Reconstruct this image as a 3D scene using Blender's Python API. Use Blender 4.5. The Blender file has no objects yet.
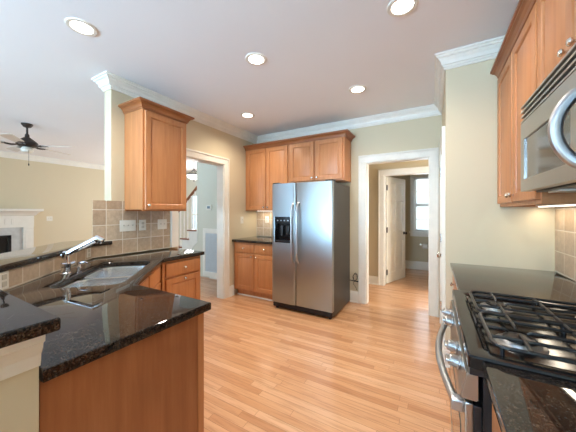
import bpy, bmesh, math, random
from mathutils import Vector, Matrix
random.seed(7)
S = bpy.context.scene
COL = S.collection
PI = math.pi

# ------------------------------------------------------------------ camera, world, lights, exposure
cam = bpy.data.cameras.new('camera')
cam.sensor_width = 36.0
cam.lens = 16.0
cam.shift_y = -4 / 576
cam.clip_start = 0.02
co = bpy.data.objects.new('camera', cam); COL.objects.link(co)
co.location = (0, 0, 1.36)
co.rotation_euler = (PI / 2, 0, math.radians(29.6))
S.camera = co

w = bpy.data.worlds.new('world'); S.world = w; w.use_nodes = True
bg = w.node_tree.nodes['Background']
bg.inputs[0].default_value = (0.62, 0.82, 1.0, 1); bg.inputs[1].default_value = 1.7

S.view_settings.view_transform = 'Standard'
S.view_settings.look = 'None'
S.view_settings.gamma = 1.0
S.view_settings.use_curve_mapping = False
S.view_settings.exposure = 0.62

def area(name, loc, rot, sx, sy, energy, color, spread=180):
    l = bpy.data.lights.new(name, 'AREA'); l.shape = 'RECTANGLE'; l.size = sx; l.size_y = sy
    l.energy = energy; l.color = color; l.spread = math.radians(spread)
    o = bpy.data.objects.new(name, l); COL.objects.link(o); o.location = loc; o.rotation_euler = rot
    return o
# daylight at the rear windows (behind the camera) and the living room / foyer / hall windows
area('daylight_living_room', (-5.0, -3.36, 1.72), (PI / 2 + 0.8, 0, 0), 3.6, 1.7, 92, (0.46, 0.80, 1.14), 125)
area('daylight_breakfast', (-1.45, -3.36, 1.62), (PI / 2 + 0.75, 0, 0), 2.2, 1.5, 165, (0.53, 0.84, 1.14), 125)
area('daylight_foyer', (-6.2, 5.92, 1.28), (PI / 2, 0, PI), 2.0, 1.25, 62, (0.94, 0.97, 1.0))
area('daylight_hall', (2.35, 4.45, 1.5), (PI / 2, 0, PI / 2), 0.9, 1.6, 62, (1.0, 0.97, 0.93))

area('daylight_far_room', (-0.03, 6.842, 1.54), (PI / 2, 0, PI), 0.66, 1.2, 6, (0.88, 0.95, 1.0))

# ------------------------------------------------------------------ materials
def srgb(r, g, b):
    def f(c):
        c /= 255.0
        return c / 12.92 if c <= 0.04045 else ((c + 0.055) / 1.055) ** 2.4
    return (f(r), f(g), f(b), 1)

class NT:
    def __init__(s, name):
        s.m = bpy.data.materials.new(name); s.m.use_nodes = True
        s.t = s.m.node_tree; s.n = s.t.nodes; s.b = s.n['Principled BSDF']
    def new(s, typ, **kw):
        n = s.n.new(typ)
        for k, v in kw.items(): setattr(n, k, v)
        return n
    def link(s, a, b): s.t.links.new(a, b)
    def math(s, op, a, b=None, c=None):
        n = s.n.new('ShaderNodeMath'); n.operation = op
        for i, v in enumerate((a, b, c)):
            if v is None: continue
            if isinstance(v, (int, float)): n.inputs[i].default_value = v
            else: s.link(v, n.inputs[i])
        return n.outputs[0]
    def coords(s, scale=(1, 1, 1)):
        tc = s.new('ShaderNodeTexCoord'); mp = s.new('ShaderNodeMapping')
        mp.inputs['Scale'].default_value = scale
        s.link(tc.outputs['Object'], mp.inputs['Vector']); return mp.outputs[0]
    def noise(s, vec, scale, detail=3, rough=0.5):
        n = s.new('ShaderNodeTexNoise'); n.inputs['Scale'].default_value = scale
        n.inputs['Detail'].default_value = detail; n.inputs['Roughness'].default_value = rough
        if vec is not None: s.link(vec, n.inputs['Vector'])
        return n.outputs['Fac']
    def ramp(s, fac, stops):
        r = s.new('ShaderNodeValToRGB'); e = r.color_ramp.elements
        while len(e) < len(stops): e.new(0.5)
        for i, (p, c) in enumerate(stops): e[i].position = p; e[i].color = c
        s.link(fac, r.inputs[0]); return r.outputs[0]
    def mix(s, fac, a, b, mode='MIX'):
        n = s.new('ShaderNodeMix'); n.data_type = 'RGBA'; n.blend_type = mode
        for sock, v in ((n.inputs[0], fac), (n.inputs[6], a), (n.inputs[7], b)):
            if isinstance(v, (int, float, tuple)): sock.default_value = v
            else: s.link(v, sock)
        return n.outputs[2]
    def bump(s, h, strength, dist=0.002):
        b = s.new('ShaderNodeBump'); b.inputs['Strength'].default_value = strength
        b.inputs['Distance'].default_value = dist; s.link(h, b.inputs['Height'])
        s.link(b.outputs[0], s.b.inputs['Normal'])

def plain(name, col, rough=0.5, metal=0.0, emit=None, est=0.0, var=0.03, spec=0.5, coat=0.0):
    t = NT(name)
    nz = t.noise(t.coords(), 9, 3)
    dark = tuple(c * (1 - var) for c in col[:3]) + (1,); lite = tuple(min(1, c * (1 + var)) for c in col[:3]) + (1,)
    t.link(t.ramp(nz, [(0.3, dark), (0.7, lite)]), t.b.inputs['Base Color'])
    t.b.inputs['Roughness'].default_value = rough; t.b.inputs['Metallic'].default_value = metal
    t.b.inputs['Specular IOR Level'].default_value = spec; t.b.inputs['Coat Weight'].default_value = coat
    if emit:
        t.b.inputs['Emission Color'].default_value = emit; t.b.inputs['Emission Strength'].default_value = est
    return t.m

def paint(name, col, rough=0.6):
    t = NT(name); v = t.coords()
    nz = t.noise(v, 1.3, 2)
    t.link(t.ramp(nz, [(0.3, tuple(c * 0.98 for c in col[:3]) + (1,)), (0.7, col)]), t.b.inputs['Base Color'])
    t.b.inputs['Roughness'].default_value = rough; t.b.inputs['Specular IOR Level'].default_value = 0.3
    t.bump(t.noise(v, 240, 2), 0.06, 0.001)
    return t.m

def wood(name, lo, mid, hi, grain=(22, 22, 1.6), rough=0.40):
    t = NT(name)
    v = t.coords(grain)
    n1 = t.noise(v, 1.6, 5, 0.6)
    n2 = t.noise(t.coords((2.0, 2.0, 0.7)), 1.7, 3)
    c = t.ramp(n1, [(0.22, lo), (0.5, mid), (0.80, hi)])
    c2 = t.ramp(n2, [(0.3, (0.84, 0.80, 0.78, 1)), (0.7, (1.05, 1.04, 1.02, 1))])
    t.link(t.mix(1.0, c, c2, 'MULTIPLY'), t.b.inputs['Base Color'])
    t.b.inputs['Roughness'].default_value = rough
    t.b.inputs['Coat Weight'].default_value = 0.12; t.b.inputs['Coat Roughness'].default_value = 0.25
    t.bump(n1, 0.05, 0.001)
    return t.m

def granite():
    t = NT('black_brown_granite'); v = t.coords()
    vo = t.new('ShaderNodeTexVoronoi'); vo.inputs['Scale'].default_value = 260; t.link(v, vo.inputs['Vector'])
    vo2 = t.new('ShaderNodeTexVoronoi'); vo2.inputs['Scale'].default_value = 380; t.link(v, vo2.inputs['Vector'])
    sep = t.new('ShaderNodeSeparateColor'); t.link(vo.outputs['Color'], sep.inputs[0])
    sep2 = t.new('ShaderNodeSeparateColor'); t.link(vo2.outputs['Color'], sep2.inputs[0])
    n = t.noise(v, 42, 4, 0.65)
    f = t.math('ADD', t.math('MULTIPLY', sep.outputs[0], 0.55), t.math('MULTIPLY', n, 0.55))
    c = t.ramp(f, [(0.42, (0.006, 0.006, 0.007, 1)), (0.58, (0.018, 0.013, 0.010, 1)), (0.72, (0.044, 0.028, 0.018, 1)), (0.90, (0.085, 0.056, 0.038, 1))])
    fl = t.ramp(sep2.outputs[1], [(0.955, (0, 0, 0, 1)), (0.985, (0.045, 0.048, 0.048, 1))])
    t.link(t.mix(1.0, c, fl, 'ADD'), t.b.inputs['Base Color'])
    t.b.inputs['Roughness'].default_value = 0.03
    t.b.inputs['IOR'].default_value = 1.46
    return t.m

def tilemat(name, ax, off, size=0.156, z0=0.915):
    """square stone tiles in running coordinates along ax and z, light grout"""
    t = NT(name); tc = t.new('ShaderNodeTexCoord')
    sep = t.new('ShaderNodeSeparateXYZ'); t.link(tc.outputs['Object'], sep.inputs[0])
    u = t.math('ADD', t.math('MULTIPLY', sep.outputs[0], ax[0]), t.math('MULTIPLY', sep.outputs[1], ax[1]))
    u = t.math('DIVIDE', t.math('SUBTRACT', u, off), size)
    vv = t.math('DIVIDE', t.math('SUBTRACT', sep.outputs[2], z0), size)
    g = 0.022
    def edge(x):
        fr = t.math('FRACT', x)
        return t.math('MINIMUM', fr, t.math('SUBTRACT', 1.0, fr))
    e = t.math('MINIMUM', edge(u), edge(vv))
    grout = t.math('MAXIMUM', t.math('LESS_THAN', e, g), t.math('LESS_THAN', vv, 0.062))
    comb = t.new('ShaderNodeCombineXYZ'); t.link(t.math('FLOOR', u), comb.inputs[0]); t.link(t.math('FLOOR', vv), comb.inputs[1])
    wn = t.new('ShaderNodeTexWhiteNoise'); wn.noise_dimensions = '3D'; t.link(comb.outputs[0], wn.inputs['Vector'])
    base = t.ramp(wn.outputs['Value'], [(0.0, srgb(180, 156, 130)), (0.5, srgb(193, 170, 144)), (1.0, srgb(203, 182, 156))])
    n = t.noise(tc.outputs['Object'], 26, 5, 0.65)
    mott = t.ramp(n, [(0.3, (0.82, 0.79, 0.76, 1)), (0.7, (1.08, 1.07, 1.05, 1))])
    c = t.mix(1.0, base, mott, 'MULTIPLY')
    t.link(t.mix(grout, c, srgb(224, 213, 195)), t.b.inputs['Base Color'])
    t.link(t.math('ADD', t.math('MULTIPLY', grout, 0.4), 0.38), t.b.inputs['Roughness'])
    sm = t.math('MINIMUM', t.math('MULTIPLY', e, 14), 1.0)
    t.bump(sm, 0.35, 0.003)
    return t.m

def floormat():
    t = NT('oak_strip_floor'); tc = t.new('ShaderNodeTexCoord')
    sep = t.new('ShaderNodeSeparateXYZ'); t.link(tc.outputs['Object'], sep.inputs[0])
    x, y = sep.outputs[0], sep.outputs[1]
    rowf = t.math('DIVIDE', y, 0.0572); row = t.math('FLOOR', rowf)
    w1 = t.new('ShaderNodeTexWhiteNoise'); w1.noise_dimensions = '1D'; t.link(row, w1.inputs['W'])
    xs = t.math('ADD', t.math('DIVIDE', x, 0.95), t.math('MULTIPLY', w1.outputs['Value'], 17.0))
    colr = t.math('FLOOR', xs)
    cmb = t.new('ShaderNodeCombineXYZ'); t.link(row, cmb.inputs[0]); t.link(colr, cmb.inputs[1])
    w2 = t.new('ShaderNodeTexWhiteNoise'); w2.noise_dimensions = '3D'; t.link(cmb.outputs[0], w2.inputs['Vector'])
    base = t.ramp(w2.outputs['Value'], [(0.0, srgb(194, 138, 93)), (0.2, srgb(210, 157, 112)), (0.7, srgb(217, 167, 124)), (1.0, srgb(227, 183, 143))])
    off = t.new('ShaderNodeVectorMath'); off.operation = 'MULTIPLY_ADD'
    t.link(cmb.outputs[0], off.inputs[0]); off.inputs[1].default_value = (3.1, 7.7, 5.3); t.link(tc.outputs['Object'], off.inputs[2])
    mp = t.new('ShaderNodeMapping'); mp.inputs['Scale'].default_value = (2.2, 34, 1); t.link(off.outputs[0], mp.inputs[0])
    gr = t.noise(mp.outputs[0], 1.5, 6, 0.62)
    g2 = t.ramp(gr, [(0.30, (0.74, 0.65, 0.58, 1)), (0.50, (0.97, 0.95, 0.94, 1)), (0.72, (1.05, 1.06, 1.07, 1))])
    c = t.mix(1.0, base, g2, 'MULTIPLY')
    fy = t.math('FRACT', rowf); ey = t.math('MULTIPLY', t.math('MINIMUM', fy, t.math('SUBTRACT', 1.0, fy)), 0.0572)
    fx = t.math('FRACT', xs); ex = t.math('MULTIPLY', t.math('MINIMUM', fx, t.math('SUBTRACT', 1.0, fx)), 0.95)
    gap = t.math('LESS_THAN', t.math('MINIMUM', ey, ex), 0.0010)
    t.link(t.mix(gap, c, srgb(150, 98, 60)), t.b.inputs['Base Color'])
    t.b.inputs['Roughness'].default_value = 0.30
    t.b.inputs['Coat Weight'].default_value = 0.35; t.b.inputs['Coat Roughness'].default_value = 0.15
    t.bump(gr, 0.04, 0.001)
    return t.m

def steel(name, col=(0.56, 0.56, 0.555, 1), rough=0.27, axis=(1.5, 1.5, 260)):
    t = NT(name); v = t.coords(axis)
    n = t.noise(v, 1.0, 3)
    t.b.inputs['Base Color'].default_value = col
    t.b.inputs['Metallic'].default_value = 1.0
    t.link(t.math('ADD', t.math('MULTIPLY', n, 0.04), rough - 0.02), t.b.inputs['Roughness'])
    return t.m

M = {}
M['wall'] = paint('beige_wall_paint', srgb(214, 199, 168))
M['hallwall'] = paint('tan_hall_paint', srgb(204, 190, 160))
M['foyerwall'] = paint('sage_foyer_paint', srgb(214, 212, 194))
M['ceil'] = paint('white_ceiling_paint', srgb(241, 241, 242), 0.8)
M['trim'] = plain('white_semigloss_trim', srgb(234, 229, 217), 0.35)
M['white'] = plain('white_plastic', srgb(228, 223, 210), 0.4)
M['door'] = plain('white_door_paint', srgb(238, 233, 220), 0.4)
M['floor'] = floormat()
M['wood'] = wood('maple_cabinet', srgb(180, 115, 68), srgb(194, 129, 79), srgb(204, 141, 90))
M['woodcrown'] = wood('shaded_maple_moulding', srgb(146, 88, 48), srgb(160, 98, 55), srgb(172, 110, 64), (3, 3, 30), 0.36)  # darker maple: shade of the down-facing crown slope put into the colour
M['woodshade'] = wood('shaded_end_panel', srgb(150, 92, 54), srgb(166, 104, 62), srgb(178, 118, 74))  # assumed veneer; the shade on the end panel is put into its darker colour
M['stairwood'] = wood('stained_oak', srgb(120, 70, 36), srgb(140, 84, 46), srgb(156, 98, 56), (3, 22, 22))
M['granite'] = granite()
M['tileL'] = tilemat('stone_tile_left', (0, 1), 1.4870)
M['tileB'] = tilemat('stone_tile_back', (1, 0), -2.86)
M['tileR'] = tilemat('stone_tile_right', (0, 1), 2.66)
M['tileP'] = tilemat('stone_tile_peninsula', (1, 0), -1.0)
M['tileD'] = tilemat('stone_tile_diagonal', (-0.70711, 0.70711), 1.960)
M['steel'] = steel('brushed_stainless', (0.46, 0.455, 0.44, 1), 0.30)
M['steelF'] = steel('fridge_stainless', (0.38, 0.44, 0.46, 1), 0.36)
M['steelH'] = steel('satin_handle_steel', (0.52, 0.53, 0.54, 1), 0.36, (60, 60, 60))
M['sink'] = steel('sink_stainless', (0.74, 0.75, 0.76, 1), 0.26, (8, 8, 90))
M['chrome'] = plain('polished_chrome', (0.80, 0.81, 0.83, 1), 0.06, 1.0, var=0.0)
M['nickel'] = plain('satin_nickel', (0.70, 0.68, 0.64, 1), 0.22, 1.0)
M['bronze'] = plain('dark_bronze', (0.06, 0.05, 0.045, 1), 0.4, 0.7)
M['black'] = plain('black_plastic', (0.012, 0.012, 0.013, 1), 0.35)
M['enamel'] = plain('black_enamel', (0.008, 0.008, 0.009, 1), 0.13, spec=0.4)
M['iron'] = plain('cast_iron', (0.012, 0.012, 0.013, 1), 0.30)
M['alu'] = plain('brushed_aluminium', (0.42, 0.43, 0.44, 1), 0.33, 1.0)
M['dglass'] = plain('dark_tinted_glass', (0.085, 0.08, 0.068, 1), 0.08, spec=0.6)
M['fridgeside'] = plain('dark_grey_fridge_side', (0.050, 0.047, 0.044, 1), 0.38)
M['fanwhite'] = plain('pale_blade', srgb(220, 214, 205), 0.5)
M['lens'] = plain('lit_lamp_lens', (1, 1, 1, 1), 0.5, emit=(1.0, 0.94, 0.86, 1), est=6.0)
M['glow'] = plain('lit_glass_bowl', (1, 1, 1, 1), 0.5, emit=(1.0, 0.97, 0.92, 1), est=0.75)
M['strip'] = plain('lit_strip_lens', (1, 1, 1, 1), 0.5, emit=(1.0, 0.93, 0.80, 1), est=1.2)
M['toggle'] = plain('ivory_toggle', srgb(196, 190, 174), 0.4)
M['greytile'] = plain('pale_grey_hearth_tile', srgb(196, 196, 192), 0.35, var=0.08)
M['blind'] = plain('white_blind', srgb(240, 242, 242), 0.5)
gl = NT('window_glass'); gl.b.inputs['Transmission Weight'].default_value = 1.0; gl.b.inputs['Roughness'].default_value = 0.0; gl.b.inputs['IOR'].default_value = 1.02
M['glass'] = gl.m

# ------------------------------------------------------------------ mesh helpers (all shapes in world coordinates unless a matrix is given)
def BM(): return bmesh.new()
def box(bm, x0, x1, y0, y1, z0, z1, bev=0.0, seg=2):
    t = bmesh.new()
    bmesh.ops.create_cube(t, size=1)
    for v in t.verts:
        v.co = Vector(((x0 + x1) / 2 + v.co.x * (x1 - x0), (y0 + y1) / 2 + v.co.y * (y1 - y0), (z0 + z1) / 2 + v.co.z * (z1 - z0)))
    if bev: bmesh.ops.bevel(t, geom=list(t.edges), offset=bev, segments=seg, affect='EDGES', profile=0.5)
    merge(bm, t)
    return bm
def merge(bm, t, mat=None):
    me = bpy.data.meshes.new('tmp'); 
    if mat is not None: t.transform(mat)
    t.to_mesh(me); t.free(); bm.from_mesh(me); bpy.data.meshes.remove(me)
def lathe(bm, prof, c=(0, 0, 0), axis='z', seg=24):
    """prof: list of (radius, height) along axis"""
    t = bmesh.new(); rings = []
    for r, z in prof:
        if r < 1e-6: rings.append([t.verts.new((0, 0, z))])
        else: rings.append([t.verts.new((r * math.cos(2 * PI * k / seg), r * math.sin(2 * PI * k / seg), z)) for k in range(seg)])
    for a, b in zip(rings, rings[1:]):
        for k in range(seg):
            k2 = (k + 1) % seg
            if len(a) == 1 and len(b) == 1: continue
            if len(a) == 1: t.faces.new((a[0], b[k], b[k2]))
            elif len(b) == 1: t.faces.new((a[k], a[k2], b[0]))
            else: t.faces.new((a[k], a[k2], b[k2], b[k]))
    if len(rings[0]) > 1: t.faces.new(rings[0])
    if len(rings[-1]) > 1: t.faces.new(rings[-1])
    if isinstance(axis, str): d = {'x': Vector((1, 0, 0)), 'y': Vector((0, 1, 0)), 'z': Vector((0, 0, 1)), '-x': Vector((-1, 0, 0)), '-y': Vector((0, -1, 0)), '-z': Vector((0, 0, -1))}[axis]
    else: d = Vector(axis).normalized()
    q = Vector((0, 0, 1)).rotation_difference(d).to_matrix().to_4x4()
    merge(bm, t, Matrix.Translation(c) @ q)
    return bm
def cyl(bm, p, q, r, r2=None, seg=20):
    p = Vector(p); q = Vector(q); L = (q - p).length
    return lathe(bm, [(r, 0), (r if r2 is None else r2, L)], p, tuple(q - p), seg)
def tube(bm, pts, r, seg=10, flat=None):
    """swept tube through pts; r number or list; flat scales the second axis"""
    pts = [Vector(p) for p in pts]; n = len(pts)
    rr = r if isinstance(r, (list, tuple)) else [r] * n
    t = bmesh.new(); rings = []; prev = None
    for i, p in enumerate(pts):
        d = (pts[min(i + 1, n - 1)] - pts[max(i - 1, 0)]).normalized()
        if prev is None:
            a = Vector((0, 0, 1)) if abs(d.z) < 0.9 else Vector((0, 1, 0))
            u = d.cross(a).normalized()
        else: u = (prev - d * prev.dot(d)).normalized()
        prev = u; v = d.cross(u).normalized()
        rings.append([t.verts.new(p + u * rr[i] * math.cos(2 * PI * k / seg) + v * rr[i] * (flat or 1) * math.sin(2 * PI * k / seg)) for k in range(seg)])
    for a, b in zip(rings, rings[1:]):
        for k in range(seg): t.faces.new((a[k], a[(k + 1) % seg], b[(k + 1) % seg], b[k]))
    t.faces.new(rings[0]); t.faces.new(rings[-1])
    merge(bm, t); return bm
def prism(bm, poly, z0, z1, bev=0.0):
    """vertical prism over a 2-D polygon"""
    t = bmesh.new()
    b = [t.verts.new((x, y, z0)) for x, y in poly]; tp = [t.verts.new((x, y, z1)) for x, y in poly]
    t.faces.new(b); t.faces.new(tp)
    n = len(poly)
    for i in range(n): t.faces.new((b[i], b[(i + 1) % n], tp[(i + 1) % n], tp[i]))
    bmesh.ops.recalc_face_normals(t, faces=t.faces)
    if bev:
        es = [e for e in t.edges if abs(e.verts[0].co.z - e.verts[1].co.z) < 1e-6]
        bmesh.ops.bevel(t, geom=es, offset=bev, segments=3, affect='EDGES', profile=0.6)
    merge(bm, t); return bm
def sweep(bm, path, prof, side=1, closed=False):
    """mitred moulding: path of (x, y); prof of (out, z) closed outline; out is to the left of the path when side = 1"""
    P = [Vector((x, y)) for x, y in path]; n = len(P); t = bmesh.new(); rings = []
    for i, p in enumerate(P):
        d0 = (P[i] - P[i - 1]).normalized() if (i > 0 or closed) else None
        d1 = (P[(i + 1) % n] - P[i]).normalized() if (i < n - 1 or closed) else None
        nn = [Vector((-d.y, d.x)) * side for d in (d0, d1) if d is not None]
        m = sum(nn, Vector((0, 0))); m = m / m.length
        k = 1 / max(0.25, m.dot(nn[0]))
        rings.append([t.verts.new((p.x + m.x * o * k, p.y + m.y * o * k, z)) for o, z in prof])
    L = len(prof)
    pairs = list(zip(rings, rings[1:])) + ([(rings[-1], rings[0])] if closed else [])
    for a, b in pairs:
        for k in range(L): t.faces.new((a[k], a[(k + 1) % L], b[(k + 1) % L], b[k]))
    if not closed: t.faces.new(rings[0]); t.faces.new(rings[-1])
    bmesh.ops.recalc_face_normals(t, faces=t.faces)
    merge(bm, t); return bm
def ringpanel(bm, w, h, rings, arch=0):
    """a board in local coordinates: x 0..w, z 0..h, front towards -y. rings of (inset, depth in -y)"""
    t = bmesh.new(); R = []
    for ins, d in [(0, 0)] + rings:
        R.append([t.verts.new(c) for c in ((ins, -d, ins), (w - ins, -d, ins), (w - ins, -d, h - ins), (ins, -d, h - ins))])
    for a, b in zip(R, R[1:]):
        for k in range(4): t.faces.new((a[k], a[(k + 1) % 4], b[(k + 1) % 4], b[k]))
    t.faces.new(R[-1])
    if rings[0][0] == 0: t.faces.new(list(reversed(R[0])))
    bmesh.ops.recalc_face_normals(t, faces=t.faces)
    return t

def obj(name, bm, mat, parent=None, mtx=None, smooth=True):
    if mtx is not None: bm.transform(mtx)
    if parent is not None:
        root = parent
        while root.parent: root = root.parent
        bm.transform(Matrix.Translation(-Vector(root.location)))
    bmesh.ops.recalc_face_normals(bm, faces=bm.faces)
    me = bpy.data.meshes.new(name); bm.to_mesh(me); bm.free()
    me.materials.append(mat)
    if smooth:
        for p in me.polygons: p.use_smooth = True
        me.set_sharp_from_angle(angle=math.radians(22))
    o = bpy.data.objects.new(name, me); COL.objects.link(o)
    if parent is not None: o.parent = parent
    return o
def thing(name, label, cat, loc=(0, 0, 0), group=None):
    o = bpy.data.objects.new(name, None); COL.objects.link(o); o.location = loc; o.empty_display_size = 0.1
    o['label'] = label; o['category'] = cat
    if group: o['group'] = group
    return o
def single(name, label, cat, bm, mat, group=None, loc=None):
    if loc is not None: bm.transform(Matrix.Translation(-Vector(loc)))
    o = obj(name, bm, mat); o['label'] = label; o['category'] = cat
    if loc is not None: o.location = loc
    if group: o['group'] = group
    return o
def struct(name, bm, mat, parent=None, mtx=None):
    o = obj(name, bm, mat, parent, mtx)
    if parent is None: o['kind'] = 'structure'
    return o
def face_mtx(p, ang):
    """local x along the face, -y out of it; ang turns the local frame about z"""
    return Matrix.Translation(p) @ Matrix.Rotation(ang, 4, 'Z')
RAISED = [(0, 0.016), (0.004, 0.021), (0.054, 0.021), (0.059, 0.017), (0.061, 0.010), (0.070, 0.009), (0.074, 0.012), (0.098, 0.018)]
SLAB = [(0, 0.015), (0.003, 0.018), (0.012, 0.020)]
def knob(parent, p, n, r=0.0145):
    bm = BM(); lathe(bm, [(0.0065, 0), (0.0055, 0.010), (0.006, 0.012), (r, 0.018), (r * 1.05, 0.023), (r * 0.75, 0.029), (0, 0.031)], p, n, 16)
    return obj('knob', bm, M['nickel'], parent)
def cabinet_door(root, p, ang, wd, h, kx, kz, name='door', wmat=None):
    """raised panel door; p = lower corner on the face; knob at kx, kz from that corner"""
    mt = face_mtx(p, ang); bm = ringpanel(BM(), wd, h, RAISED if name == 'door' else SLAB)
    d = obj(name, bm, wmat or M['wood'], root, mt)
    if kx is not None:
        q = mt @ Vector((kx, -0.020, kz)); n = mt.to_3x3() @ Vector((0, -1, 0))
        knob(d, q, tuple(n))
    return d
CAB_CROWN = [(0, -0.006), (0.010, -0.006), (0.010, 0.006), (0.016, 0.008), (0.022, 0.026), (0.036, 0.042), (0.052, 0.048), (0.052, 0.053), (0.064, 0.055), (0.064, 0.072), (0, 0.072)]
def crown_prof(H=0.125, D=0.085, z=2.74):
    return [(0, z), (0, z - H), (0.012, z - H), (0.012, z - H + 0.018), (0.020, z - H + 0.020), (0.024, z - H + 0.034), (0.034, z - H + 0.036), (0.040, z - 0.062), (0.056, z - 0.042),
            (0.056, z - 0.034), (0.068, z - 0.030), (0.074, z - 0.016), (D, z - 0.014), (D, z)]
def base_prof(H=0.165, D=0.016):
    return [(0, 0), (D + 0.012, 0), (D + 0.012, 0.012), (D, 0.02), (D, H - 0.035), (D * 0.7, H - 0.022), (D * 0.55, H - 0.010), (0.004, H), (0, H)]

# ------------------------------------------------------------------ setting
CH = 2.74
LX, BY, RX, EY, PX, RY = -2.86, 3.86, 0.80, 2.66, 0.095, -3.40     # left wall, back wall, right wall, end wall, pantry wall, rear wall
FX = -8.60                                                         # far wall of the living room
struct('floor', box(BM(), FX - .1, 2.5, RY - .1, 7.0, -0.08, 0.0), M['floor'])
struct('ceiling', box(BM(), FX - .1, 2.5, RY - .1, 7.0, CH, CH + 0.1), M['ceil'])

# left wall with the doorway to the foyer
DY0, DY1, DH = 2.16, 2.99, 2.10
b = BM()
box(b, LX - 0.13, LX, 1.38, DY0, 0, CH); box(b, LX - 0.13, LX, DY1, BY, 0, CH); box(b, LX - 0.13, LX, DY0, DY1, DH, CH)
wl = struct('wall_left', b, M['wall'])
b = BM(); box(b, LX, LX + 0.008, 1.215, 2.045, 0.917, 1.475); obj('backsplash', b, M['tileL'], wl)
# casing of the foyer doorway
def casing_y(bm, x, y0, y1, h, wd=0.105, t=0.02, sgn=1, foot=0.0):
    """door casing on a wall whose face lies at x, around an opening y0..y1: flat board plus a thicker outer band"""
    X = lambda d: (min(x, x + sgn * d), max(x, x + sgn * d)); o = 0.024
    box(bm, *X(t), y0 - wd + o, y0, foot, h, 0.003); box(bm, *X(t), y1, y1 + wd - o, 0, h, 0.003); box(bm, *X(t), y0 - wd + o, y1 + wd - o, h, h + wd - o, 0.003)
    box(bm, *X(t + .009), y0 - wd, y0 - wd + o, foot, h + wd, 0.003); box(bm, *X(t + .009), y1 + wd - o, y1 + wd, 0, h + wd, 0.003); box(bm, *X(t + .009), y0 - wd + o, y1 + wd - o, h + wd - o, h + wd, 0.003)
def casing_x(bm, y, x0, x1, h, wd=0.105, t=0.02, sgn=-1):
    Y = lambda d: (min(y, y + sgn * d), max(y, y + sgn * d)); o = 0.024
    box(bm, x0 - wd + o, x0, *Y(t), 0, h, 0.003); box(bm, x1, x1 + wd - o, *Y(t), 0, h, 0.003); box(bm, x0 - wd + o, x1 + wd - o, *Y(t), h, h + wd - o, 0.003)
    box(bm, x0 - wd, x0 - wd + o, *Y(t + .009), 0, h + wd, 0.003); box(bm, x1 + wd - o, x1 + wd, *Y(t + .009), 0, h + wd, 0.003); box(bm, x0 - wd + o, x1 + wd - o, *Y(t + .009), h + wd - o, h + wd, 0.003)
b = BM(); casing_y(b, LX, DY0, DY1, DH, foot=0.918)
box(b, LX - 0.131, LX + .001, DY1 - 0.012, DY1 + .001, 0, DH - 0.012); box(b, LX - 0.131, LX + .001, DY0 - .001, DY0 + 0.012, 0, DH - .012); box(b, LX - 0.131, LX + .001, DY0 - .001, DY1 + .001, DH - 0.012, DH + .001)
struct('trim_1', b, M['trim'])

# back wall with the doorway to the hall
HX0, HX1 = -0.867, -0.045
b = BM()
box(b, LX - 0.13, HX0, BY, BY + 0.13, 0, CH); box(b, HX1, PX + 0.13, BY, BY + 0.13, 0, CH); box(b, HX0, HX1, BY, BY + 0.13, 2.09, CH)
wb = struct('wall_back', b, M['wall'])
b = BM(); box(b, LX, -1.99, BY - 0.008, BY, 0.917, 1.378); obj('backsplash', b, M['tileB'], wb)
b = BM(); casing_x(b, BY, HX0, HX1, 2.09)
box(b, HX0 - .001, HX0 + 0.012, BY - .001, BY + 0.131, 0, 2.078); box(b, HX1 - 0.012, HX1 + .001, BY - .001, BY + 0.131, 0, 2.078); box(b, HX0 - .001, HX1 + .001, BY - .001, BY + 0.131, 2.078, 2.091)
struct('trim_2', b, M['trim'])

# pantry wall (faces the fridge side) with the pantry door, end wall behind the right counter, right wall
PD0, PD1 = 2.80, 3.56
b = BM(); box(b, PX, PX + 0.10, EY, PD0, 0, CH); box(b, PX, PX + 0.10, PD1, BY, 0, CH); box(b, PX, PX + 0.10, PD0, PD1, 2.05, CH)
struct('wall_pantry', b, M['wall'])
b = BM(); box(b, PX + 0.10, RX + 0.1, EY, EY + 0.10, 0, CH); struct('wall_end', b, M['wall'])
b = BM(); box(b, RX, RX + 0.1, RY, EY, 0, CH); wr = struct('wall_right', b, M['wall'])
b = BM(); box(b, RX - 0.008, RX, -0.6, EY, 0.917, 1.40); obj('backsplash', b, M['tileR'], wr)
b = BM(); casing_y(b, PX, PD0, PD1, 2.05, wd=0.09, sgn=-1); struct('trim_3', b, M['trim'])
pdoor = struct('door_2', box(BM(), PX + 0.002, PX + 0.038, PD0 + 0.003, PD1 - 0.003, 0.012, 2.045, 0.002), M['door'])
b = BM(); lathe(b, [(0.032, 0), (0.032, 0.006), (0.012, 0.010), (0.011, 0.032), (0.026, 0.042), (0.029, 0.055), (0.022, 0.066), (0, 0.070)], (PX + 0.002, PD0 + 0.07, 0.945), '-x'); obj('door_knob', b, M['nickel'], pdoor)
for z in (0.25, 1.05, 1.83):
    b = BM(); cyl(b, (PX - 0.018, PD1 - 0.012, z - 0.05), (PX - 0.018, PD1 - 0.012, z + 0.05), 0.010); box(b, PX - 0.018, PX + 0.003, PD1 - 0.03, PD1 - 0.004, z - 0.05, z + 0.05); obj('hinge', b, M['nickel'], pdoor)

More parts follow.
